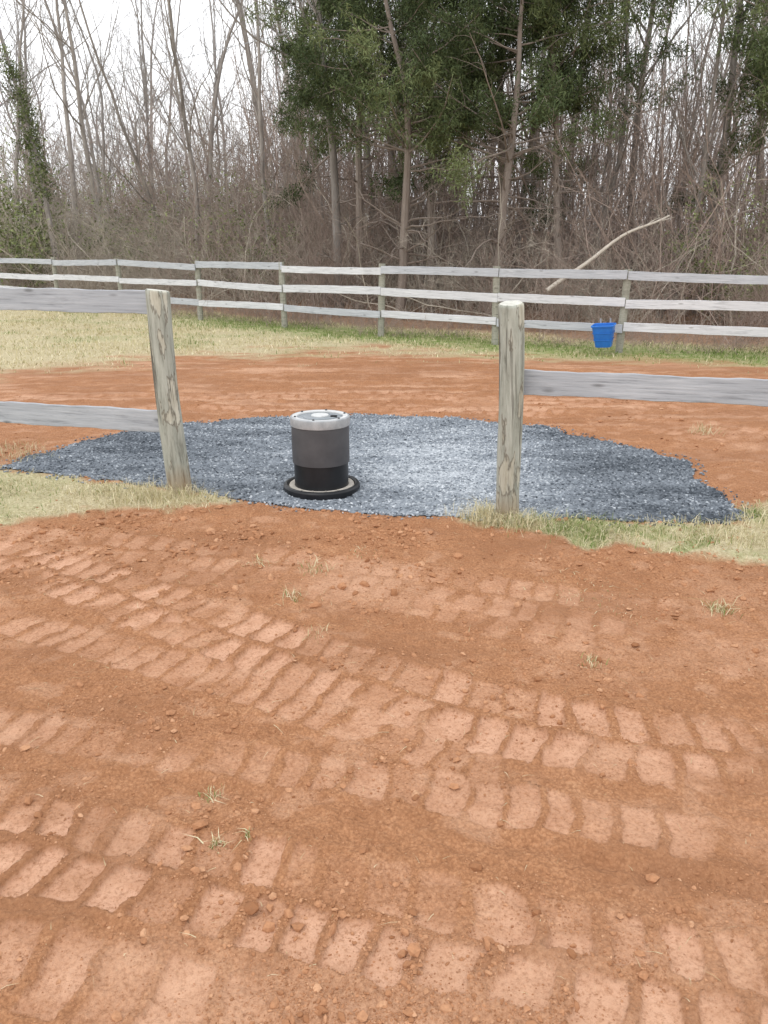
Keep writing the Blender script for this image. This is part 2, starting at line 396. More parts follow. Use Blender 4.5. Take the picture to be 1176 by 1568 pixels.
# ------------------------------------------------------------------ grass
def blades(x,y,z,h,w,tint,lean=.5):
    n=len(x);a=rng.uniform(0,6.28,n);l=np.abs(rng.normal(0,lean,n))*h
    dx,dy=np.cos(a),np.sin(a);b=rng.uniform(0,6.28,n);px,py=np.cos(b)*w,np.sin(b)*w
    c=np.stack([x,y,z-.005],-1)
    m=c+np.stack([dx*l*.35,dy*l*.35,h*.6],-1);tp=c+np.stack([dx*l*1.1,dy*l*1.1,h*np.clip(1-.25*l/h,.3,1)],-1)
    p=np.stack([px,py,px*0],-1)
    V=np.stack([c-p,c+p,m+p*.7,m-p*.7,tp],1)
    o=5*np.arange(n)[:,None]
    return V.reshape(-1,3),np.array([[0,1,2,3]])+o,np.array([[3,2,4]])+o,np.repeat(tint,5)
class Acc:
    def __init__(s): s.V=[];s.Q=[];s.T=[];s.A=[];s.n=0
    def add(s,V,Q=None,T=None,A=None):
        V=V.reshape(-1,3);s.V.append(V)
        if Q is not None:s.Q.append(Q.reshape(-1,4)+s.n)
        if T is not None:s.T.append(T.reshape(-1,3)+s.n)
        s.A.append(np.full(len(V),.5) if A is None else A);s.n+=len(V)
    def mesh(s,name,mats,smooth=False,midx=None):
        return mesh(name,np.concatenate(s.V),np.concatenate(s.T) if s.T else None,np.concatenate(s.Q) if s.Q else None,mats,smooth,dict(tint=np.concatenate(s.A)),midx)
ac=Acc()
def scatter(n,x0,x1,y0,y1,hr,wr,fn=None,thr=0.,lean=.6,cl=3):
    x=rng.uniform(x0,x1,n);y=rng.uniform(y0,y1,n);g,l,gr=masks(x,y)
    c=fbm(x*cl,y*cl,3,44)
    k=(rng.random(n)<g*(.6+.8*c))&(g>thr)&(l<.6)&(sdpoly(x,y,gravel_poly)<.03)
    x,y,gr,c=x[k],y[k],gr[k],c[k];n=len(x)
    h=rng.uniform(*hr,n)*(.8+.5*c);w=rng.uniform(*wr,n)
    ti=np.where(rng.random(n)<gr*1.0,rng.normal(.1,.09,n),rng.normal(.70,.17,n)).clip(0,1)
    V,Q,T,A=blades(x,y,height(x,y),h,w,ti,lean);ac.add(V,Q,T,A)
scatter(38000,-4.2,-1.0,4.4,7.2,(.015,.07),(.0012,.003),lean=1.3)
scatter(44000,.4,4.5,3.0,5.2,(.015,.075),(.0012,.003),lean=1.3)
scatter(90000,-13,8,9.0,22,(.02,.08),(.004,.009),lean=1.1,cl=1.2)
scatter(26000,-9,8,11.5,21,(.05,.12),(.004,.008),thr=.7,lean=.8,cl=1)
obj('grass',ac.mesh('grass',[M_grass]))
ac=Acc()
def tuft(x,y,n,r,h,green=.2,lean=.9):
    a=rng.normal(0,r,n);b=rng.normal(0,r,n)
    ti=np.where(rng.random(n)<green,.12,rng.normal(.75,.14,n)).clip(0,1)
    V,Q,T,A=blades(x+a,y+b,height(x+a,y+b),rng.uniform(.3,1,n)*h,rng.uniform(.001,.0025,n),ti,lean);ac.add(V,Q,T,A)
for (x,y,n,r,h,g_) in [(-1.46,5.14,300,.09,.14,.03),(-1.62,5.12,300,.12,.13,.03),(-1.75,5.14,260,.1,.12,.05),(-1.3,5.1,180,.1,.09,.1),(-2.0,5.2,260,.12,.10,.1),
    (.70,4.66,360,.07,.17,.03),(.60,4.72,260,.08,.14,.03),(.82,4.56,340,.08,.13,.08),(.95,4.6,240,.08,.11,.35),(1.15,4.5,280,.12,.10,.75),(1.35,4.45,250,.12,.09,.65),(1.75,4.42,300,.14,.09,.15),(2.1,4.4,300,.14,.11,.1),(2.3,4.2,260,.12,.10,.1),(2.5,4.5,320,.15,.12,.1),
    (-.37,3.85,70,.05,.07,.2),(-.45,3.5,50,.03,.07,.3),(-.55,2.03,45,.02,.035,.3),(-.49,1.82,50,.012,.035,.3),(-.4,1.83,25,.01,.03,.3),(1.62,3.35,80,.04,.08,.3),(.88,2.86,35,.03,.05,.3),(-.70,3.95,40,.04,.06,.3),(3.0,7.1,80,.07,.14,.2),(1.1,3.4,50,.12,.03,.1),(1.0,3.55,50,.12,.03,.1),(-.3,3.1,22,.03,.05,.2),(-.13,4.1,30,.05,.04,.1),(-3.0,6.2,120,.12,.1,.1),(-3.2,6.5,120,.12,.1,.1)]:
    tuft(x,y,n,r,h,g_)
n=1400;x=rng.uniform(-2.5,2.5,n);y=rng.uniform(1.3,5,n)
V,Q,T,A=blades(x,y,height(x,y)+.008,rng.uniform(.004,.010,n),rng.uniform(.0005,.0011,n),rng.uniform(.5,.9,n),5.);ac.add(V,Q,T,A)
obj('grass_tufts',ac.mesh('grass_tufts',[M_grass]))

# ------------------------------------------------------------------ fences
def empty(name,loc=(0,0,0)):
    e=bpy.data.objects.new(name,None);e.location=loc;link(e);return e
def round_post(name,base,top,r0,r1,parent,seed):
    base=Vector(base);top=Vector(top);L=(top-base).length;D=.25
    nr,ns=70,48
    zz=np.concatenate([np.linspace(-D,L-.012,nr),[L-.004,L,L]]);nr=len(zz)
    rr=np.interp(zz,[0,L],[r0,r1]);rr[-3]-=.003;rr[-2]-=.010;rr[-1]*=.0
    a=np.linspace(0,2*math.pi,ns,endpoint=False)
    A,Z=np.meshgrid(a,zz);RR=rr[:,None]*np.ones_like(A)
    nse=.10*fbm(np.cos(A)*1.3+seed,np.sin(A)*1.3+Z*2.0,3,seed)+.07*fbm(np.cos(A)*3.3+seed,np.sin(A)*3.3+Z*1.2,3,seed+3)
    crack=np.exp(-((np.mod(A-1.2*seed+.3*np.sin(Z*2),6.283)-4.6)/.07)**2)*.10*sstep(.0,.5,Z)
    RR=RR*(1+nse-crack)
    wx=.014*np.sin(Z*2.6+seed);wy=.01*np.sin(Z*1.7+seed*2)
    top_tilt=np.where(Z>L-.02,.012*np.cos(A+seed)*(RR/r1),0)
    V=np.stack([RR*np.cos(A)+wx,RR*np.sin(A)+wy,Z+top_tilt],-1).reshape(-1,3)
    I=np.arange(nr*ns).reshape(nr,ns);J=np.roll(I,-1,1)
    Q=np.stack([I[:-1],J[:-1],J[1:],I[1:]],-1).reshape(-1,4)
    rows=np.repeat(np.arange(nr-1),ns);mi=(rows>=nr-2).astype(int)
    me=mesh(name,V,quads=Q,mats=[M_post,M_endgrain],smooth=True,midx=mi,sharp=40)
    o=obj(name,me,parent);o.location=base
    o.rotation_mode='QUATERNION';o.rotation_quaternion=Vector((0,0,1)).rotation_difference((top-base).normalized())
    return o
M_endgrain=m_plain('post_end_grain',(.48,.47,.42),.9,0,(25,(.70,.69,.63)),.2)
def board(name,p0,p1,h,th,parent,mat,seed=0,warp=.012,ns=40):
    p0=Vector(p0);p1=Vector(p1);L=(p1-p0).length
    x=np.linspace(0,L,ns);bw=.0035
    prof=[(-th/2+bw,-h/2),(th/2-bw,-h/2),(th/2,-h/2+bw),(th/2,h/2-bw),(th/2-bw,h/2),(-th/2+bw,h/2),(-th/2,h/2-bw),(-th/2,-h/2+bw)]
    k=len(prof);V=[]
    wy=warp*np.sin(x/L*3.1+seed)+warp*.3*np.sin(x*3+seed);wz=warp*.6*np.sin(x/L*2.6+seed*2)
    for i in range(ns):
        for (a,b) in prof:
            e=.003*math.sin(x[i]*9+seed*3+b*30)+.002*math.sin(x[i]*31+seed+b*9)
            xe=x[i]+(.004*math.sin(b*60+seed) if i in(0,ns-1) else 0)
            V.append((xe,a+wy[i],b+wz[i]+(e if abs(b)>h*.4 else 0)))
    V=np.array(V);I=np.arange(ns*k).reshape(ns,k);J=np.roll(I,-1,1)
    Q=list(np.stack([I[:-1],J[:-1],J[1:],I[1:]],-1).reshape(-1,4))
    for r,fl in ((0,True),(ns-1,False)):
        b=r*k
        for c in [(0,1,2,7),(7,2,3,6),(6,3,4,5)]:
            q=[b+v for v in c];Q.append(q if not fl else q[::-1])
    me=mesh(name,V,quads=np.array(Q),mats=[mat])
    o=obj(name,me,parent)
    d=(p1-p0).normalized();yv=Vector((0,0,1)).cross(d).normalized();zv=d.cross(yv)
    m=Matrix((d,yv,zv)).transposed().to_4x4();m.translation=p0;o.matrix_world=m
    return o
nf=empty('wooden_fence')
round_post('post_1',(-1.46,5.27,0),(-1.50,5.27,1.40),.083,.080,nf,3)
round_post('post_2',(.805,4.68,0),(.735,4.68,1.355),.073,.078,nf,5)
round_post('post_3',(-3.80,5.88,0),(-3.82,5.88,1.40),.08,.08,nf,8)
round_post('post_4',(3.12,4.08,0),(3.12,4.08,1.38),.08,.08,nf,11)
board('rail_1',(-3.9,6.00,1.325),(-1.53,5.385,1.322),.155,.025,nf,M_board,1)
board('rail_2',(-3.9,6.00,.505),(-1.49,5.375,.492),.16,.025,nf,M_board,2.3)
board('rail_3',(.80,4.785,.872),(3.25,4.14,.872),.15,.025,nf,M_board,4)
ff=empty('wooden_fence')
TX=[-11.6,-4.4,-.06,2,4,6.3];TZ=[1.44,1.375,1.355,1.33,1.30,1.30]
for i,(x,y) in enumerate(fence_pts):
    zb=float(macro(np.array([x]),np.array([y]))[0]);ztop=np.interp(x,TX,TZ)
    zz=np.linspace(zb-.2,ztop+.05,9);a=np.arange(8)/8*2*math.pi
    rr=.066*(1+.05*np.sin(zz*7+i))
    P3=np.stack([x+.02*math.sin(i*3)*(zz-zb)[:,None]+rr[:,None]*np.cos(a),y+.08+rr[:,None]*np.sin(a),zz[:,None]*np.ones(8)],-1).reshape(-1,3)
    I=np.arange(72).reshape(9,8);J=np.roll(I,-1,1);Q=np.stack([I[:-1],J[:-1],J[1:],I[1:]],-1).reshape(-1,4)
    cap=np.array([[64,65,66,67],[64,67,68,71],[71,68,69,70]])
    P3-=np.array([x,y,zb]);o=obj('post_%d'%(i+1),mesh('far_post',P3,quads=np.concatenate([Q,cap]),mats=[M_postf],smooth=False),ff,(x,y,zb))
k=0
for i in range(len(fence_pts)-1):
    (x0,y0),(x1,y1)=fence_pts[i],fence_pts[i+1]
    for j,off in enumerate((.065,.475,.89)):
        z0=np.interp(x0,TX,TZ)-off;z1=np.interp(x1,TX,TZ)-off
        k+=1;jj=rng.uniform(-.03,.03,2)
        board('rail_%d'%k,(x0+.008,y0-.005,z0+jj[0]),(x1-.008,y1-.005,z1+jj[1]),.14+rng.uniform(-.01,.01),.024,ff,M_boardw if ((j>=1 and rng.random()<.7) or rng.random()<.2) else M_boardf,k*1.7,.015,14)

# ------------------------------------------------------------------ septic riser
def lathe(name,prof,mat,parent,n=96,smooth=True):
    a=np.linspace(0,2*math.pi,n,endpoint=False);p=np.array(prof,float)
    V=np.stack([p[:,0,None]*np.cos(a),p[:,0,None]*np.sin(a),p[:,1,None]*np.ones(n)],-1).reshape(-1,3)
    I=np.arange(len(p)*n).reshape(len(p),n);J=np.roll(I,-1,1)
    Q=np.stack([I[:-1],J[:-1],J[1:],I[1:]],-1).reshape(-1,4)
    return obj(name,mesh(name,V,quads=Q,mats=[mat],smooth=smooth,sharp=28),parent)
rz=empty('septic_tank_riser',(-.452,5.36,.02))
M_grey=m_plain('dark_grey_plastic',(.068,.068,.073),.55,0,(6,(.092,.092,.098)),.3)
M_blk=m_plain('black_plastic',(.010,.011,.013),.4,0,(8,(.018,.019,.022)),.3)
M_alu=m_plain('galvanised_metal',(.30,.315,.33),.5,.2,(18,(.44,.45,.46)),.4)
M_lid=m_plain('lid_grey',(.20,.22,.24),.6,.0,(12,(.32,.34,.36)),.3)
M_pl=m_plain('lid_pale',(.50,.51,.51),.6,.0,(20,(.64,.64,.64)),.3)
M_dust=m_plain('dusty_ring',(.36,.33,.29),.9,0,(30,(.52,.48,.43)))
M_hole=m_plain('dark_gap',(.01,.01,.01),.8)
lathe('upper_sleeve',[(.190,.196),(.2035,.196),(.2045,.199),(.2045,.478),(.19,.478)],M_grey,rz)
lathe('lower_sleeve',[(.1915,.0),(.1945,.0),(.1945,.2),(.18,.2)],M_blk,rz)
lathe('base_flange',[(.19,-.02),(.272,-.02),(.277,.004),(.276,.022),(.268,.033),(.252,.036),(.243,.030),(.238,.016),(.222,.016),(.192,.018)],M_blk,rz)
lathe('flange_dust_ring',[(.195,.017),(.196,.026),(.212,.029),(.232,.027),(.237,.0175)],M_dust,rz)
lathe('lid_rim',[(.2045,.466),(.2095,.464),(.2105,.468),(.2105,.515),(.2085,.523),(.202,.527),(.196,.528)],M_alu,rz)
lathe('lid_outer_ring',[(.1958,.5275),(.190,.5265),(.166,.5265),(.163,.5235),(.162,.515)],M_pl,rz)
lathe('lid_panel',[(.1618,.514),(.12,.515),(.118,.521),(.112,.523),(.02,.525),(.0001,.525)],M_lid,rz)
lathe('lid_boss',[(.062,.5235),(.062,.530),(.058,.533),(.0001,.534)],M_pl,rz)
for i in range(6):
    a=i*math.pi/3+.35
    o=lathe('bolt_%d'%i,[(.008,.527),(.008,.533),(.006,.535),(.0001,.535)],M_grey,rz,12,False);o.location=(math.cos(a)*.181,math.sin(a)*.181,0)
for i in range(4):
    a=-1.57+(-.6+i*.4)
    o=lathe('flange_bolt_%d'%i,[(.006,.02),(.006,.036),(.0001,.038)],M_dust,rz,10,False);o.location=(math.cos(a)*.228,math.sin(a)*.228,0)
def box(name,cx,cy,cz,sx,sy,sz,mat,par,bev=.003):
    import bmesh
    bm=bmesh.new();bmesh.ops.create_cube(bm,size=1)
    for v in bm.verts: v.co=Vector((v.co.x*sx,v.co.y*sy,v.co.z*sz))
    bmesh.ops.bevel(bm,geom=bm.edges[:],offset=bev,segments=2,affect='EDGES')
    me=bpy.data.meshes.new(name);bm.to_mesh(me);bm.free();me.materials.append(mat)
    return obj(name,me,par,(cx,cy,cz))
box('lid_latch',.10,-.03,.528,.05,.03,.008,M_hole,rz)

# ------------------------------------------------------------------ bucket
def bucket():
    b=empty('blue_bucket',(3.66,13.02,.13));b.scale=(.9,.9,.93)
    def ring(hx,hy,z,n=8,r=.05,yo=0):
        pts=[]
        for (cx,cy,a0) in ((hx-r,hy-r,0),(-hx+r,hy-r,90),(-hx+r,-hy+r,180),(hx-r,-hy+r,270)):
            for i in range(n):
                a=R(a0+90*i/(n-1));pts.append((cx+r*math.cos(a),cy+r*math.sin(a)+yo,z))
        return pts
    rings=[ring(.0,.0,0,r=0.001),ring(.135,.10,0),ring(.142,.105,.01),ring(.19,.14,.36),ring(.205,.155,.362),ring(.207,.157,.385),ring(.20,.15,.392),ring(.185,.135,.385),ring(.135,.10,.03),ring(0,0,.03,r=.001)]
    V=np.array(rings).reshape(-1,3);n=len(rings[0]);I=np.arange(len(V)).reshape(len(rings),n);J=np.roll(I,-1,1)
    Q=np.stack([I[:-1],J[:-1],J[1:],I[1:]],-1).reshape(-1,4)
    blue=m_plain('blue_plastic',(.015,.14,.52),.4,0,(7,(.02,.18,.62)))
    obj('tub',mesh('tub',V,quads=Q,mats=[blue],smooth=True,sharp=30),b)
    for z_,w in ((.12,.162),(.24,.178)):
        rr=[ring(w,w*.745,z_),ring(w+.006,w*.745+.006,z_+.006),ring(w+.008,w*.745+.006,z_+.02)]
        V=np.array(rr).reshape(-1,3);I=np.arange(len(V)).reshape(3,n);J=np.roll(I,-1,1)
        obj('rib',mesh('rib',V,quads=np.stack([I[:-1],J[:-1],J[1:],I[1:]],-1).reshape(-1,4),mats=[blue]),b)
    box('hook_l',-.09,.155,.42,.03,.012,.10,M_alu,b);box('hook_r',.09,.155,.42,.03,.012,.10,M_alu,b)
    b.rotation_euler=(R(6),R(-4),R(-28));return b
bucket()

# ------------------------------------------------------------------ tree machinery
def nrm(v): return v/np.maximum(np.linalg.norm(v,axis=-1,keepdims=True),1e-9)
def tubes(P,Rr,k):
    N,n,_=P.shape
    T=nrm(np.gradient(P,axis=1))
    ref=np.where(np.abs(T[:,:1,2:3])>.75,np.array([1.,.13,0]),np.array([0,.1,1.]))
    u=nrm(np.cross(T,ref));w=np.cross(T,u)
    a=np.arange(k)/k*2*math.pi
    V=P[:,:,None]+Rr[:,:,None,None]*(np.cos(a)[:,None]*u[:,:,None]+np.sin(a)[:,None]*w[:,:,None])
    I=np.arange(N*n*k).reshape(N,n,k);J=np.roll(I,-1,2)
    Q=np.stack([I[:,:-1],J[:,:-1],J[:,1:],I[:,1:]],-1).reshape(-1,4)
    return V.reshape(-1,3),Q
def path(p0,d,L,n,curl,up,rg):
    N=len(p0);P=np.zeros((N,n,3));P[:,0]=p0;d=nrm(d);st=(L/(n-1))[:,None]
    for i in range(1,n):
        d=nrm(d+rg.normal(0,curl,(N,3))+np.array([0,0,up]));P[:,i]=P[:,i-1]+d*st
    return P
def grow(PP,PR,cnt,t0,t1,Lf,ang,n,curl,up,rf,rg,taper=.25,tshrink=.6,rmin=.002):
    N,m,_=PP.shape;idx=np.repeat(np.arange(N),cnt);M=len(idx)
    tt=rg.uniform(t0,t1,M);f=tt*(m-1);i0=np.minimum(f.astype(int),m-2);fr=(f-i0)[:,None]
    p=PP[idx,i0]*(1-fr)+PP[idx,i0+1]*fr;T=nrm(PP[idx,i0+1]-PP[idx,i0])
    r=PR[idx,i0]*(1-fr[:,0])+PR[idx,i0+1]*fr[:,0]
    rv=nrm(np.cross(T,rg.normal(0,1,(M,3))))
    a=rg.normal(ang,.18,M)[:,None];d=T*np.cos(a)+rv*np.sin(a)
    Lp=np.linalg.norm(np.diff(PP,axis=1),axis=-1).sum(1)[idx]
    L=Lf*Lp*rg.uniform(.55,1.15,M)*(1-tshrink*(tt-t0)/(t1-t0+1e-6))
    P=path(p,d,L,n,curl,up,rg)
    r0=np.maximum(r*rf*rg.uniform(.7,1.1,M),rmin)[:,None]
    return P,r0*np.linspace(1,taper,n)
def add_t(ac,P,Rr,k):
    V,Q=tubes(P,Rr,k);ac.add(V,Q)
def bare_tree(name,H,r,seed,mat,nl=20,lean=.05,crook=.06,start=.3,dens=1.,far=False):
    rg=np.random.default_rng(seed);ac=Acc()
    d=np.array([[rg.normal(0,lean),rg.normal(0,lean),1]])
    P=path(np.zeros((1,3))-[0,0,.3],d,np.array([H]),16,crook,.05,rg)
    Rr=(r*np.linspace(1,.12,16)[None]);Rr[:,0]*=1.35
    add_t(ac,P,Rr,8 if not far else 6)
    A,Ar=grow(P,Rr,nl,start,.97,.30,.65,8,.11,.09,.45,rg);add_t(ac,A,Ar,5 if not far else 4)
    B,Br=grow(A,Ar,int(7*dens),.2,1.,.45,.65,6,.13,.07,.5,rg,rmin=.005);add_t(ac,B,Br,3)
    C,Cr=grow(B,Br,int((6 if not far else 4)*dens),.15,1.,.5,.6,4,.14,.05,.6,rg,rmin=.004);add_t(ac,C,Cr,3)
    D,Dr=grow(P,Rr,10,.08,start+.1,.09,1.2,5,.2,.0,.25,rg);add_t(ac,D,Dr,3)
    return ac.mesh(name,[mat],True)
protos=[bare_tree('bare_tree_mesh_%d'%i,H,r,100+i,M_bark,nl,ln,ck,st,1.) for i,(H,r,nl,ln,ck,st) in enumerate([
   (17,.145,20,.04,.05,.35),(15,.11,16,.07,.07,.3),(19,.16,22,.03,.04,.4),(13,.08,18,.1,.08,.25),(16,.10,16,.05,.06,.3),(11,.07,18,.13,.09,.2)])]
fprotos=[bare_tree('far_tree_mesh_%d'%i,H,r,200+i,M_barkhaze,nl,ln,ck,st,1.,True) for i,(H,r,nl,ln,ck,st) in enumerate([
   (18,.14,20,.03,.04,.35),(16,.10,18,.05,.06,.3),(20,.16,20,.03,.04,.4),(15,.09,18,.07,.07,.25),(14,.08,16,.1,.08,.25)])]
def gz(x,y): return float(macro(np.array([float(x)]),np.array([float(y)]))[0])
def put(name,me,x,y,s=1,rot=None,tilt=(0,0),parent=None,sz=1.):
    o=obj(name,me,parent,(x,y,gz(x,y)-.02));o.scale=(s,s,s*sz*rng.uniform(.92,1.08))
    o.rotation_euler=(tilt[0],tilt[1],rng.uniform(0,6.28) if rot is None else rot);return o
near=[(-1.15,20.5,0,.9),(-6.2,27,1,.9),(-8.2,29,3,1.),(-10.5,31,0,.85),(-3.6,26,4,.9),(-12.8,33,2,.8),(-4.9,30,5,1.1),(-2.4,27,5,1.1),(1.3,24,3,.95),(3.6,22,1,.9),(5.4,21,5,1.1),(6.6,19.2,3,.9),(8.1,20.5,4,1.),(9.6,18.5,5,1.1),(-15.5,35,1,1.),(-7.2,33,4,1.1),(4.4,25,4,1.),(7.3,24,0,.9),(11,21,1,1.),(-.3,25,1,1.),(2.3,27,2,.9),(9.2,24,3,1.)]
for (x,y,p,s_) in near: put('bare_tree',protos[p],x,y,s_,tilt=(rng.normal(0,.03),rng.normal(0,.05)))
dm=empty('distant_tree_row')
n=0
while n<150:
    y=rng.uniform(29,68);x=rng.uniform(-.60,.60)*y*1.02
    if y<fenceY(x)+8: continue
    if x/y<-.08 and rng.random()<.2: continue
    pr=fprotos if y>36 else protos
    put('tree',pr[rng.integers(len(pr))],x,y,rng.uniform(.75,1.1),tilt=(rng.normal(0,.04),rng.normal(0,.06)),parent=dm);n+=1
def thicket(name,seed,n,W,D,H,mat,arch=.0,r=.007,ca=7,cb=4,spread=.4,up=None):
    rg=np.random.default_rng(seed);ac=Acc()
    p=np.stack([rg.uniform(-W/2,W/2,n),rg.uniform(-D/2,D/2,n),np.full(n,-.1)],-1)
    d=np.stack([rg.normal(0,spread,n),rg.normal(0,spread,n),np.ones(n)],-1)
    L=rg.uniform(.4,1.1,n)*H
    P=path(p,d,L,8,.16 if up is None else .09,-arch,rg);Rr=np.outer(rg.uniform(.6,1.6,n)*r,np.linspace(1,.3,8));add_t(ac,P,Rr,3)
    A,Ar=grow(P,Rr,ca,.15,1,.42 if up is None else .28,.7,5,.18,.02 if up is None else .08,.6,rg,rmin=.004);add_t(ac,A,Ar,3)
    if cb:
        B,Br=grow(A,Ar,cb,.1,1,.5,.7,4,.18,.0,.7,rg,rmin=.0035);add_t(ac,B,Br,3)
    return ac.mesh(name,[mat],False)
th=[thicket('thicket_a',1,60,3.2,2,3.2,M_twig,.06),thicket('thicket_b',2,60,3.5,2,2.2,M_twig,.12),thicket('thicket_c',3,50,3,2,4.2,M_twigr,.03,.009),thicket('thicket_d',4,46,3,2,5.5,M_twigr,.02,.012),thicket('weeds',5,90,3.2,1.2,.85,M_twigr,.05,.004,5,0)]
sap=[thicket('saplings_a',6,36,4.5,3,9.5,M_sap,-.01,.020,8,2,.10,1),thicket('saplings_b',7,36,4.5,3,8,M_twigr,-.01,.016,8,2,.16,1)]
br=empty('brush_thicket')
for x in np.arange(-20,13,1.5):
    fy=float(fenceY(x));left=x<-1
    for li,(off,sc) in enumerate(((3.2,.8),(5.5,1.2),(8.5,1.6),(13,2.1),(19,2.7))):
        if li==0 and not left and rng.random()<.4: continue
        if li==4 and not left: continue
        xx=x+rng.normal(0,.5);yy=fy+off+rng.normal(0,.6)
        if abs(xx)>.60*yy: continue
        me=th[rng.choice([0,1,2] if left else [0,2,3],p=[.5,.25,.25] if left else [.25,.4,.35])]
        put('brush',me,xx,yy,sc*rng.uniform(.8,1.1)*(1.0 if left else .72),rot=rng.choice([0,3.14])+rng.normal(0,.4),parent=br)
sp=empty('sapling_thicket')
for off in (9.5,14,22):
    for x in np.arange(-4,16,2.7):
        xx=x+rng.normal(0,.8);yy=float(fenceY(x))+off+rng.normal(0,1.)
        if abs(xx)>.6*yy: continue
        put('saplings',sap[rng.integers(2)],xx,yy,rng.uniform(.8,1.05)*(1+.014*off),parent=sp)
for k_ in range(8):
    xx=-4-k_*2.4+rng.normal(0,.6);yy=float(fenceY(xx))+15+rng.normal(0,2)
    put('saplings',sap[rng.integers(2)],xx,yy,rng.uniform(.7,.95),parent=sp)
wd=empty('dry_weeds')
for x in np.arange(-20,12,1.6):
    for off in (1.0,2.0):
        if rng.random()<.7: put('weeds',th[4],x+rng.normal(0,.4),float(fenceY(x))+off+rng.normal(0,.25),rng.uniform(.5,.9),rot=rng.normal(0,.5),parent=wd)

# ------------------------------------------------------------------ cedars
def leaves(ctr,n,spread,L,w,rg,droop=.0,ac=None,tc=None):
    M=len(ctr);idx=np.repeat(np.arange(M),n);K=len(idx)
    c=ctr[idx]+rg.normal(0,1,(K,3))*spread
    d=nrm(rg.normal(0,1,(K,3))+np.array([0,0,-droop]));s=nrm(np.cross(d,rg.normal(0,1,(K,3))))
    l=L*rg.uniform(.6,1.3,K)[:,None];ww=w*rg.uniform(.6,1.3,K)[:,None]
    V=np.stack([c-s*ww,c+s*ww,c+d*l],1)
    T=(3*np.arange(K))[:,None]+np.array([[0,1,2]])
    t=np.clip((tc[idx] if tc is not None else .45)+rg.normal(0,.15,K),0,1)
    ac.add(V,None,T,np.repeat(t,3))
def cedar(name,seed,H=8.5,r=.12,start=.42,width=.34,nl=46,dens=28):
    rg=np.random.default_rng(seed);ac=Acc()
    P=path(np.array([[0,0,-.3]]),np.array([[rg.normal(0,.05),rg.normal(0,.05),1]]),np.array([H]),14,.06,.03,rg)
    Rr=r*np.linspace(1,.12,14)[None]
    add_t(ac,P,Rr,8)
    A,Ar=grow(P,Rr,nl,start,.98,width,1.25,8,.11,.01,.38,rg,tshrink=.62);add_t(ac,A,Ar,5)
    B,Br=grow(A,Ar,8,.25,1,.36,.75,6,.14,-.03,.5,rg,rmin=.004);add_t(ac,B,Br,3)
    D,Dr=grow(P,Rr,22,.12,start+.12,.22,1.3,7,.17,-.02,.28,rg,tshrink=.1);add_t(ac,D,Dr,4)
    E,Er=grow(D,Dr,6,.3,1,.4,.8,5,.2,-.03,.5,rg,rmin=.003);add_t(ac,E,Er,3)
    bald=np.repeat(rg.random(len(A))<.08,8*5)
    ctr=B[:,1:].reshape(-1,3);keep=(rg.random(len(ctr))<.92)&~bald
    tb=np.repeat(rg.uniform(.1,.8,len(A)),8);tc=np.repeat(tb,5)
    ctr,tc=ctr[keep],tc[keep]
    bq=sum(len(q) for q in ac.Q)
    leaves(ctr,dens,.09,.11,.0115,rg,.8,ac,tc)
    nt=sum(len(q) for q in ac.T)
    return ac.mesh(name,[M_ced_bark,M_cedar],False,np.concatenate([np.zeros(bq),np.ones(nt)]))
ced=[cedar('cedar_mesh_a',11,H=9),cedar('cedar_mesh_b',12,H=9.5,start=.36,width=.34,nl=54),cedar('cedar_mesh_c',13,H=9,r=.10,start=.40,width=.4,nl=50)]
for (x,y,p,s_) in [(.35,19.0,0,1.05),(2.45,18.2,1,1.0),(4.3,19.2,2,1.08),(8.6,17.8,1,1.0),(10.8,19.5,0,1.1),(-.7,22.0,1,1.15),(3.3,21.5,1,1.25),(1.2,21,2,1.2)]:
    put('cedar_tree',ced[p],x,y,s_)
def ivy_tree(name,seed,H=11):
    rg=np.random.default_rng(seed);ac=Acc()
    P=path(np.array([[0,0,-.3]]),np.array([[-.05,0,1.]]),np.array([H*1.2]),14,.05,.03,rg);Rr=.13*np.linspace(1,.15,14)[None];add_t(ac,P,Rr,7)
    A,Ar=grow(P,Rr,14,.3,.95,.22,.8,7,.12,.05,.4,rg);add_t(ac,A,Ar,4)
    B,Br=grow(A,Ar,6,.2,1,.45,.7,5,.14,.03,.5,rg,rmin=.004);add_t(ac,B,Br,3)
    bq=sum(len(q) for q in ac.Q)
    ctr=np.concatenate([P[0,int(i)]*(1-(i%1))+P[0,int(i)+1]*(i%1) for i in rg.uniform(4,9.5,170)]).reshape(-1,3)+rg.normal(0,.17,(170,3))
    leaves(ctr,26,.13,.10,.028,rg,.3,ac,rg.uniform(.0,.5,170))
    nt=sum(len(q) for q in ac.T);return ac.mesh(name,[M_bark,M_ivy],False,np.concatenate([np.zeros(bq),np.ones(nt)]))
put('ivy_covered_tree',ivy_tree('ivy_mesh',31),-11.3,28.2,.85,rot=0)
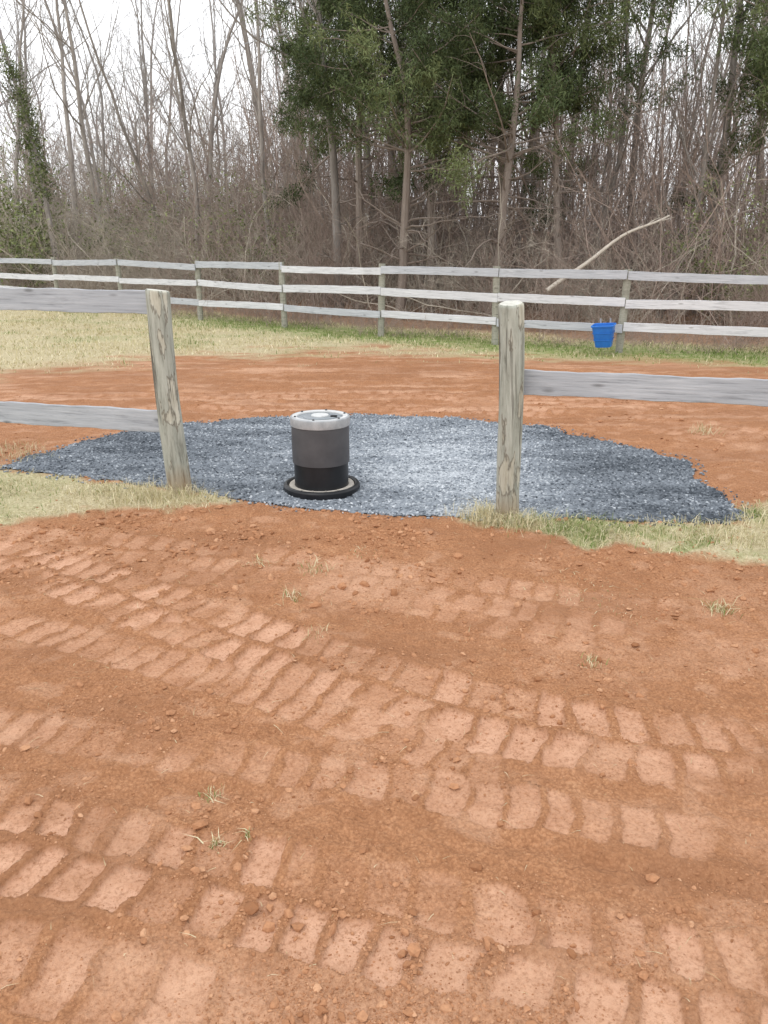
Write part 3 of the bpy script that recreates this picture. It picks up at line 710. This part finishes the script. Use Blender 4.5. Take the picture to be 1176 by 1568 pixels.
def shrub(name,seed,W=1.6,H=2.4,n=500,k=14,mat=None,sp=.1):
    rg=np.random.default_rng(seed);ac=Acc()
    p=np.stack([rg.normal(0,.25,26),rg.normal(0,.25,26),np.full(26,-.1)],-1)
    P=path(p,np.stack([rg.normal(0,.5,26),rg.normal(0,.5,26),np.ones(26)],-1),rg.uniform(.5,1.1,26)*H,8,.13,0,rg);Rr=np.outer(np.full(26,.015),np.linspace(1,.3,8));add_t(ac,P,Rr,4)
    A,Ar=grow(P,Rr,8,.2,1,.35,.8,5,.15,.02,.6,rg,rmin=.004);add_t(ac,A,Ar,3)
    bq=sum(len(q) for q in ac.Q);ctr=A[:,1:].reshape(-1,3);ctr=ctr[rg.random(len(ctr))<.5]
    leaves(ctr,k,sp,.08,.02,rg,0,ac,np.repeat(rg.uniform(.2,.9,len(ctr)),1))
    nt=sum(len(q) for q in ac.T);return ac.mesh(name,[M_twig,M_ivy],False,np.concatenate([np.zeros(bq),np.ones(nt)]))
sh=[shrub('shrub_a',41,k=8),shrub('shrub_b',42,H=3.2,k=6)]
for (x,y,p,s_) in [(-12.5,29,0,1.8),(-14,31,1,1.7),(-4.3,24,1,1.1),(-8.5,29,1,1.4),(7.7,17.5,1,1.0),(9.4,20,0,1.1)]:
    put('evergreen_shrub',sh[p],x,y,s_)
rg=np.random.default_rng(5)
p0=np.array([3.84,16.5,1.2]);p1=np.array([5.89,17.0,2.33])
P=np.array([p0*(1-t_)+p1*t_+np.array([0,0,.12*math.sin(t_*3.1)-.03*math.sin(t_*9)]) for t_ in np.linspace(-.25,1,16)])[None]
Rr=np.linspace(.048,.020,16)[None];ac=Acc();add_t(ac,P,Rr,8)
A,Ar=grow(P,Rr,6,.6,1,.2,.6,6,.12,.02,.6,rg);add_t(ac,A,Ar,5)
B,Br=grow(A,Ar,3,.3,1,.5,.6,5,.12,.02,.6,rg);add_t(ac,B,Br,4)
obj('fallen_branch',ac.mesh('fallen_branch',[M_pale],True))
ac=Acc();n=90
x=rng.uniform(-14,11,n);y=fenceY(x)+rng.uniform(3,7,n)
p=np.stack([x,y,np.full(n,.0)],-1)
P=path(p,np.stack([rng.normal(0,.9,n),rng.normal(0,.4,n),np.ones(n)],-1),rng.uniform(2,4.6,n),12,.14,-.05,rng)
Rr=np.outer(rng.uniform(.010,.026,n),np.linspace(1,.3,12));add_t(ac,P,Rr,5)
A,Ar=grow(P,Rr,6,.3,1,.35,.7,6,.15,-.02,.5,rng);add_t(ac,A,Ar,3)
obj('arching_vines',ac.mesh('arching_vines',[M_twig],True))

# overhead wire
P=np.array([(-42+ t_*60, 70-70*t_, 11.9-7*t_*1.0-1.2*math.sin(math.pi*t_)+1.0) for t_ in np.linspace(0,1.4,60)])[None]
ac=Acc();add_t(ac,P,np.full((1,60),.009),5);obj('overhead_wire',ac.mesh('overhead_wire',[M_alu],True))

# ------------------------------------------------------------------ world, sun, camera
w=bpy.data.worlds.new('World');scene.world=w;w.use_nodes=True;nt=w.node_tree;bg=nt.nodes['Background']
sk=nt.nodes.new('ShaderNodeTexSky');sk.sky_type='NISHITA';sk.sun_disc=False;sk.sun_elevation=R(55);sk.sun_rotation=R(215)
sk.dust_density=4;sk.air_density=1
hs=nt.nodes.new('ShaderNodeHueSaturation');hs.inputs['Saturation'].default_value=.2
nt.links.new(sk.outputs[0],hs.inputs['Color'])
mx=nt.nodes.new('ShaderNodeMix');mx.data_type='RGBA';mx.inputs[0].default_value=.85
nt.links.new(hs.outputs[0],mx.inputs[6]);mx.inputs[7].default_value=(11.6,11.8,12.1,1)
nt.links.new(mx.outputs[2],bg.inputs['Color']);bg.inputs['Strength'].default_value=.15
sl=bpy.data.lights.new('sun','SUN');sl.energy=.6;sl.angle=R(30);sl.color=(1,.96,.9)
so=bpy.data.objects.new('sun',sl);link(so)
az=R(215);el=R(55);dv=Vector((math.sin(az)*math.cos(el),math.cos(az)*math.cos(el),math.sin(el)))
so.rotation_euler=dv.to_track_quat('Z','Y').to_euler()
cam=bpy.data.cameras.new('camera');co=bpy.data.objects.new('camera',cam);link(co)
cam.sensor_fit='VERTICAL';cam.sensor_height=24;cam.lens=18.03;cam.clip_end=2000;cam.clip_start=.05
co.location=(0,0,1.65);co.rotation_euler=(R(90-18.8),0,0)
scene.camera=co
scene.view_settings.view_transform='Standard';scene.view_settings.look='None';scene.view_settings.exposure=0
